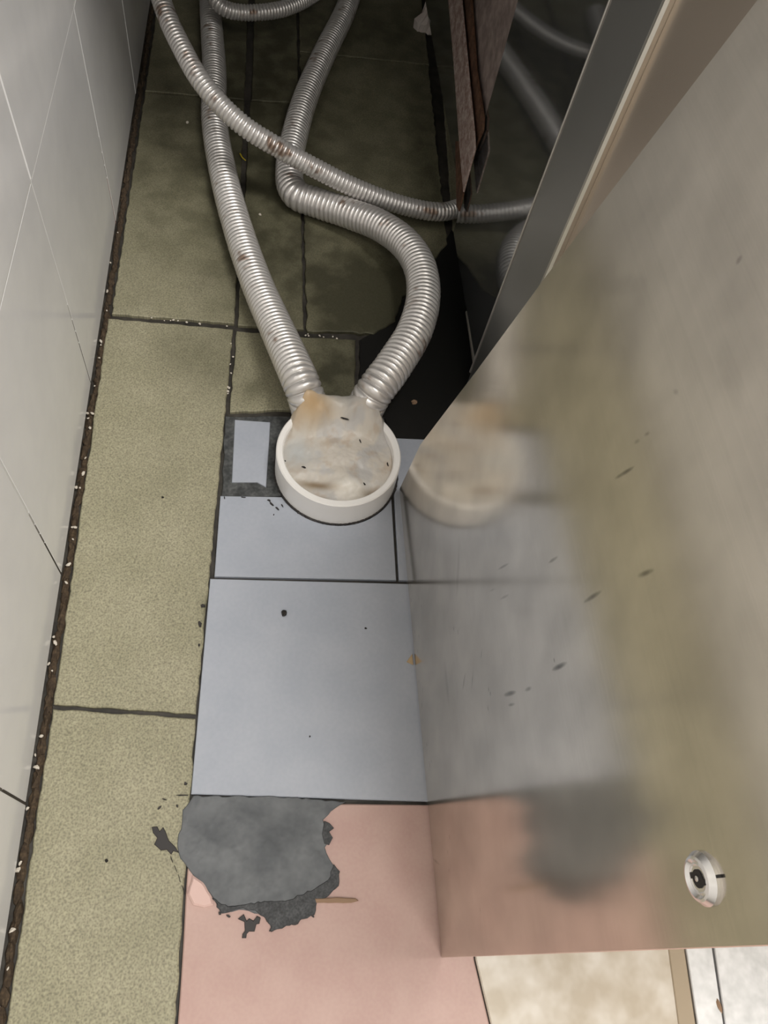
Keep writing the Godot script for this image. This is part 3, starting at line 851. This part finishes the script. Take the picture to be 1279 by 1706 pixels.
func drain() -> void:
	var c := Vector3(0.1185, 0, -0.6538)
	var t := base("drain_pipe", c)
	tag(t, "short white plastic drain pipe standing up out of the grey tiles", "pipe")
	var st := new_st()
	var R1 := 0.0973
	var R2 := 0.0988
	var hh := 0.0543
	lathe(st, [Vector2(R2, -0.05), Vector2(R2, 0.0), Vector2(R1 + 0.0008, hh - 0.002), Vector2(R1 - 0.001, hh), Vector2(R1 - 0.0085, hh), Vector2(R1 - 0.0105, hh - 0.003), Vector2(R1 - 0.012, -0.05)], c, Vector3.UP, 96)
	build(st, "pipe_wall", M.pvc, t)
	# black bead of sealant where it meets the tiles, broken here and there
	st = new_st()
	for k in 90:
		var a := TAU * k / 90
		var sz := 0.0018 + 0.0022 * maxf(0.0, sin(a * 3.0 + 1.0)) * rng.randf()
		blob(st, c + Vector3(cos(a) * (R2 + 0.001), -0.0005, sin(a) * (R2 + 0.001)), Vector3(sz, 0.0022, 0.0055), 300 + k, -a, 0.4, 4, 6)
	build(st, "sealant_bead", M.mastic, t)
	# expanding foam and silicone that closes the pipe round the hoses
	var nz := FastNoiseLite.new()
	nz.seed = 5
	nz.frequency = 15.0
	nz.fractal_octaves = 4
	var na := 120
	var nr := 40
	var g := []
	for i in nr + 1:
		var row := []
		for j in na:
			var a := TAU * j / na
			var q := float(i) / nr
			var back := smoothstep(0.25, 0.85, -sin(a))        # towards -z
			var rad := lerpf(R1 - 0.0105, R1 + 0.006, back) * (1.0 + 0.05 * back * nz.get_noise_1d(a * 0.3))
			var p := Vector2(cos(a), sin(a)) * rad * q
			var y := hh - 0.016 + 0.009 * (1.0 - q * q) + 0.0035 * nz.get_noise_2d(p.x, p.y) + 0.0009 * nz.get_noise_2d(p.x * 3.0, p.y * 3.0 + 4.0)
			y += 0.030 * smoothstep(0.02, 0.09, -p.y)
			for s in FOAM:
				var dd := Vector2((p.x - s[0]) / s[2], (p.y - s[1]) / s[3])
				y += s[4] * exp(-dd.length_squared())
			if q > 0.9: y -= back * (q - 0.9) * 0.28
			row.append(c + Vector3(p.x, y, p.y))
		g.append(row)
	var sf := new_st()
	sf.set_smooth_group(0)
	for i in nr:
		for j in na:
			var k := (j + 1) % na
			var quad := [g[i][j], g[i][k], g[i + 1][k], g[i + 1][j]]
			for tr in ([[0, 2, 3]] if i == 0 else [[0, 1, 2], [0, 2, 3]]):
				var A: Vector3 = quad[tr[0]]
				var B: Vector3 = quad[tr[1]]
				var C: Vector3 = quad[tr[2]]
				if ((A - C).cross(A - B)).y < 0.0:
					var x := B; B = C; C = x
				for v in [A, B, C]:
					sf.set_uv(Vector2((v.x - c.x) / 0.23 + 0.5, (v.z - c.z) / 0.23 + 0.5))
					sf.add_vertex(v)
	sf.index()
	sf.generate_normals()
	var foam := base("foam_plug", c)
	tag(foam, "lumpy cream sealing foam filling the white drain pipe around the hose ends", "sealant")
	var fm := mat(Color.WHITE, 0.42, 0.0, foam_map())
	fm.normal_enabled = true
	fm.normal_texture = bump(256, 0.02, 210, 6.0)
	fm.normal_scale = 0.35
	sf.generate_tangents()
	build(sf, "foam", fm, foam)
	# torn scraps and dark specks in it
	for s in [[0.035, -0.025, 0.004, 0.0012, 0.3], [0.078, 0.012, 0.004, 0.0014, 0.2], [-0.055, 0.022, 0.004, 0.0016, 1.2], [0.038, 0.052, 0.003, 0.0014, 0.6], [0.010, -0.055, 0.007, 0.0018, 1.3], [-0.088, -0.03, 0.003, 0.0012, 0.2], [-0.085, 0.008, 0.003, 0.0012, 1.0]]:
		var gy := foam_height(g, c, Vector2(s[0], s[1]))
		st = new_st()
		blob(st, Vector3(c.x + s[0], gy + 0.0006, c.z + s[1]), Vector3(s[3], 0.0012, s[2]), int(s[0] * 5000) + 60, s[4], 0.4, 5, 7)
		build(st, "speck", M.black, foam)

const FOAM := [[-0.050, -0.076, 0.032, 0.023, 0.036], [0.048, -0.076, 0.032, 0.023, 0.034], [0.0, -0.085, 0.018, 0.02, 0.004], [-0.024, -0.060, 0.010, 0.008, 0.007], [-0.048, -0.050, 0.012, 0.008, 0.005], [0.020, -0.064, 0.012, 0.007, 0.006], [0.055, -0.048, 0.014, 0.008, 0.005], [0.01, 0.05, 0.025, 0.018, 0.006], [-0.035, 0.045, 0.025, 0.010, -0.006], [0.05, 0.066, 0.02, 0.01, -0.006], [0.02, 0.0, 0.04, 0.03, 0.004], [-0.06, 0.0, 0.02, 0.03, -0.003]]

func foam_height(g: Array, c: Vector3, p: Vector2) -> float:
	var best := 1e9
	var y := 0.0
	for row in g:
		for v in row:
			var d := Vector2(v.x - c.x, v.z - c.z).distance_squared_to(p)
			if d < best:
				best = d
				y = v.y
	return y

func foam_map() -> ImageTexture:
	var n := 256
	var a := noise_bytes(n, n, 0.012, 200, 4)
	var b := noise_bytes(n, n, 0.02, 201, 4)
	var d := PackedByteArray()
	d.resize(n * n * 3)
	for y in n:
		for x in n:
			var i := y * n + x
			var px := (x / 256.0 - 0.5) * 0.23
			var pz := (y / 256.0 - 0.5) * 0.23
			var c := rgb(206, 199, 189).lerp(rgb(192, 189, 186), smoothstep(0.45, 0.7, a[i] / 255.0))
			c = c.lerp(rgb(182, 160, 138), 0.40 * smoothstep(0.55, 0.85, b[i] / 255.0))
			# grey silicone at the back and the sides, tan foam at the back left, white blob in front
			c = c.lerp(rgb(186, 190, 192), 0.8 * exp(-pow((px + 0.065) / 0.025, 2) - pow((pz + 0.005) / 0.03, 2)))
			c = c.lerp(rgb(168, 166, 162), 0.8 * smoothstep(0.05, 0.09, -pz) * smoothstep(-0.04, 0.02, px))
			c = c.lerp(rgb(190, 156, 112), 0.8 * exp(-pow((px + 0.045) / 0.03, 2) - pow((pz + 0.068) / 0.02, 2)))
			c = c.lerp(rgb(236, 232, 224), 0.9 * exp(-pow((px - 0.012) / 0.03, 2) - pow((pz - 0.058) / 0.014, 2)))
			c = c.lerp(rgb(140, 118, 92), 0.8 * exp(-pow((px + 0.035) / 0.025, 2) - pow((pz - 0.06 - px * 0.2) / 0.007, 2)))
			c = c.lerp(rgb(132, 118, 100), 0.7 * exp(-pow((px - 0.055) / 0.02, 2) - pow((pz - 0.066) / 0.008, 2)))
			d[i * 3] = int(c.r * 255)
			d[i * 3 + 1] = int(c.g * 255)
			d[i * 3 + 2] = int(c.b * 255)
	return tex(n, n, d)

func hoses() -> void:
	tag(hose("drain_hose", [Vector3(-0.1492, 0.0300, -2.1278), Vector3(-0.1294, 0.0280, -1.8644), Vector3(-0.1151, 0.0270, -1.6769), Vector3(-0.1082, 0.0270, -1.5050), Vector3(-0.0836, 0.0280, -1.3321), Vector3(-0.0514, 0.0300, -1.1760), Vector3(-0.0145, 0.0400, -1.0264), Vector3(0.0224, 0.0600, -0.8955), Vector3(0.0487, 0.0820, -0.7970), Vector3(0.0633, 0.0820, -0.7513), Vector3(0.0726, 0.0520, -0.7438), Vector3(0.0790, 0.0140, -0.7506)], 0.0245, 0.0305, 0.0096, 0.0042, 0.06, 31),
		"straight corrugated steel hose lying along the left slabs and entering the pipe's left half", "hose", "corrugated drain hoses")
	tag(hose("drain_hose", [Vector3(0.2420, 0.0300, -2.2585), Vector3(0.1953, 0.0300, -2.0110), Vector3(0.1315, 0.0300, -1.7890), Vector3(0.0863, 0.0300, -1.6175), Vector3(0.0596, 0.0300, -1.4751), Vector3(0.0474, 0.0300, -1.3654), Vector3(0.0574, 0.0310, -1.2876), Vector3(0.1008, 0.0330, -1.2615), Vector3(0.1606, 0.0420, -1.2272), Vector3(0.2255, 0.0600, -1.1697), Vector3(0.2684, 0.0800, -1.0856), Vector3(0.2781, 0.0920, -0.9879), Vector3(0.2542, 0.0980, -0.8826), Vector3(0.2087, 0.0960, -0.7965), Vector3(0.1764, 0.0860, -0.7511), Vector3(0.1666, 0.0540, -0.7463), Vector3(0.1650, 0.0140, -0.7540)], 0.0250, 0.0315, 0.0098, 0.0042, 0.10, 32),
		"thick corrugated steel hose bending twice in an S before entering the pipe's right half", "hose", "corrugated drain hoses")
	tag(hose("drain_hose", [Vector3(-0.2185, 0.2600, -1.6292), Vector3(-0.1899, 0.2400, -1.5073), Vector3(-0.1527, 0.2200, -1.4145), Vector3(-0.1089, 0.2000, -1.3361), Vector3(-0.0469, 0.1700, -1.2867), Vector3(0.0239, 0.1350, -1.2750), Vector3(0.0982, 0.1050, -1.2639), Vector3(0.1819, 0.0750, -1.2546), Vector3(0.2698, 0.0480, -1.2552), Vector3(0.3474, 0.0340, -1.2618), Vector3(0.3977, 0.0240, -1.2929), Vector3(0.4505, 0.0180, -1.3368)], 0.0185, 0.0185, 0.0080, 0.0036, 0.24, 33),
		"thin rust-stained corrugated hose crossing over the two thick ones", "hose", "corrugated drain hoses")
	tag(hose("drain_hose", [Vector3(-0.1304, 0.1300, -1.8878), Vector3(-0.1201, 0.1200, -1.8151), Vector3(-0.1013, 0.1100, -1.7855), Vector3(-0.0667, 0.1000, -1.7885), Vector3(-0.0078, 0.1000, -1.8015), Vector3(0.0457, 0.1000, -1.8333), Vector3(0.1015, 0.1000, -1.8972), Vector3(0.1613, 0.1000, -1.9975)], 0.0165, 0.0165, 0.0072, 0.0032, 0.12, 34),
		"thin corrugated hose curving in at the top edge between the thick hoses", "hose", "corrugated drain hoses")

func small_things() -> void:
	# splinter
	var st := new_st()
	ground(st, ragged(PackedVector2Array([Vector2(0.0686, -0.0364), Vector2(0.0949, -0.0360), Vector2(0.1183, -0.0332), Vector2(0.1219, -0.0304), Vector2(0.1130, -0.0290), Vector2(0.0699, -0.0318)]), 0.008, 0.0004, 5), -0.0005, 0.003, 0.0008)
	tag(build(st, "wood_splinter", M.wood), "thin brown splinter of wood sticking out from under the cement patch on the pink tile", "splinter")
	st = new_st()
	ground(st, ragged(PackedVector2Array([Vector2(-0.0773, -0.0710), Vector2(-0.0649, -0.0624), Vector2(-0.0544, -0.0476), Vector2(-0.0512, -0.0372), Vector2(-0.0622, -0.0354), Vector2(-0.0749, -0.0387), Vector2(-0.0818, -0.0506)]), 0.006, 0.0005, 8), -0.001, 0.004, 0.0022)
	tag(build(st, "tile_shard", M.shard), "glossy pale pink shard lying at the left edge of the cement patch", "shard")
	var crumbs := [
		[Vector2(0.0333, -0.4065), 0.0036, M.black, "black pellet of dirt lying on the upper left of the large grey tile"],
		[Vector2(0.1512, -0.3818), 0.0014, M.black, "small dark speck on the large grey tile nearest the cabinet flank"],
		[Vector2(0.0668, -0.2300), 0.0010, M.black, "tiny dark speck in the lower middle of the large grey tile"],
		[Vector2(-0.1785, -0.0927), 0.0017, M.black, "dark speck on the yellow slab beside the cement patch"],
		[Vector2(0.2619, -0.8022), 0.0050, M.wood, "pale brown crumb lying in the black hollow right of the pipe"],
		[Vector2(0.2682, -0.7118), 0.0018, M.black, "black crumb on the grey tile corner behind the cabinet flank"],
		[Vector2(0.3561, -1.1825), 0.0022, M.crumb, "white crumb on the black floor right of the S-bent hose"],
		[Vector2(-0.1668, -1.5268), 0.0028, M.crumb, "white crumb on the far yellow slab left of the hoses"],
		[Vector2(-0.0106, -1.2545), 0.0024, M.crumb, "white crumb between the straight hose and the S-bent hose"],
		[Vector2(-0.1504, -0.5982), 0.0016, M.black, "dark speck in the middle of the long yellow slab"]]
	for k in crumbs.size():
		var q: Vector2 = crumbs[k][0]
		var s: float = crumbs[k][1]
		st = new_st()
		var y: float = -0.007 + s * 0.6 if k == 4 or k == 6 else s * 0.6
		blob(st, Vector3(q.x, y, q.y), Vector3(s, s * 0.75, s * 1.25), 40 + k, k * 1.3, 0.5, 6, 9)
		tag(build(st, "crumb", crumbs[k][2]), crumbs[k][3], "crumb", "loose crumbs and specks")
	# paper chip against the foot of the flank
	st = new_st()
	ground(st, PackedVector2Array([Vector2(0.2164, -0.3414), Vector2(0.2167, -0.3253), Vector2(0.2074, -0.3300)]), 0.0, 0.0022, 0.0004)
	tag(build(st, "paper_chip", M.chip), "small tan three-cornered chip on the grey tile at the foot of the cabinet flank", "chip")
	# yellow strand
	var pth := smooth_path([Vector3(-0.0537, 0.0020, -1.4371), Vector3(-0.0482, 0.0060, -1.4185), Vector3(-0.0408, 0.0020, -1.4153)], 0.002)
	st = new_st()
	for i in pth.size() - 1:
		var m := (pth[i] + pth[i + 1]) * 0.5
		blob(st, m, Vector3(0.0014, 0.0012, 0.0022), 70, 0.9, 0.0, 4, 6)
	tag(build(st, "plastic_strand", M.yellow), "short yellow plastic strand beside the straight hose", "strand")
	# crumpled paper at the far end
	st = new_st()
	var nz := FastNoiseLite.new()
	nz.seed = 12
	nz.frequency = 14.0
	var g := []
	var a3: Vector3 = Vector3(0.3691, 0.0000, -1.9960)
	var b3: Vector3 = Vector3(0.4129, 0.0000, -1.9775)
	for i in 9:
		var row := []
		for j in 7:
			var p: Vector3 = a3.lerp(b3, j / 6.0) + Vector3(0.02, 0.16, -0.05) * (i / 8.0) + Vector3(i / 8.0 * (1.0 - j / 6.0) * 0.03, 0, 0)
			p += Vector3(nz.get_noise_2d(i * 0.02, j * 0.03), 0.3 * nz.get_noise_2d(j * 0.02, 5.0), nz.get_noise_2d(i * 0.04 + 3.0, j * 0.04)) * 0.02
			row.append(p)
		g.append(row)
	for side in 2:
		var off := Vector3(0, 0, -0.0015) * side
		for i in 8:
			for j in 6:
				var hint := Vector3(0, 0.2, 1.0 - 2.0 * side)
				tri(st, g[i][j] + off, g[i][j + 1] + off, g[i + 1][j + 1] + off, hint)
				tri(st, g[i][j] + off, g[i + 1][j + 1] + off, g[i + 1][j] + off, hint)
	tag(build(st, "paper_scrap", M.paper), "crumpled pale scrap of paper standing at the dark far end of the floor", "paper")
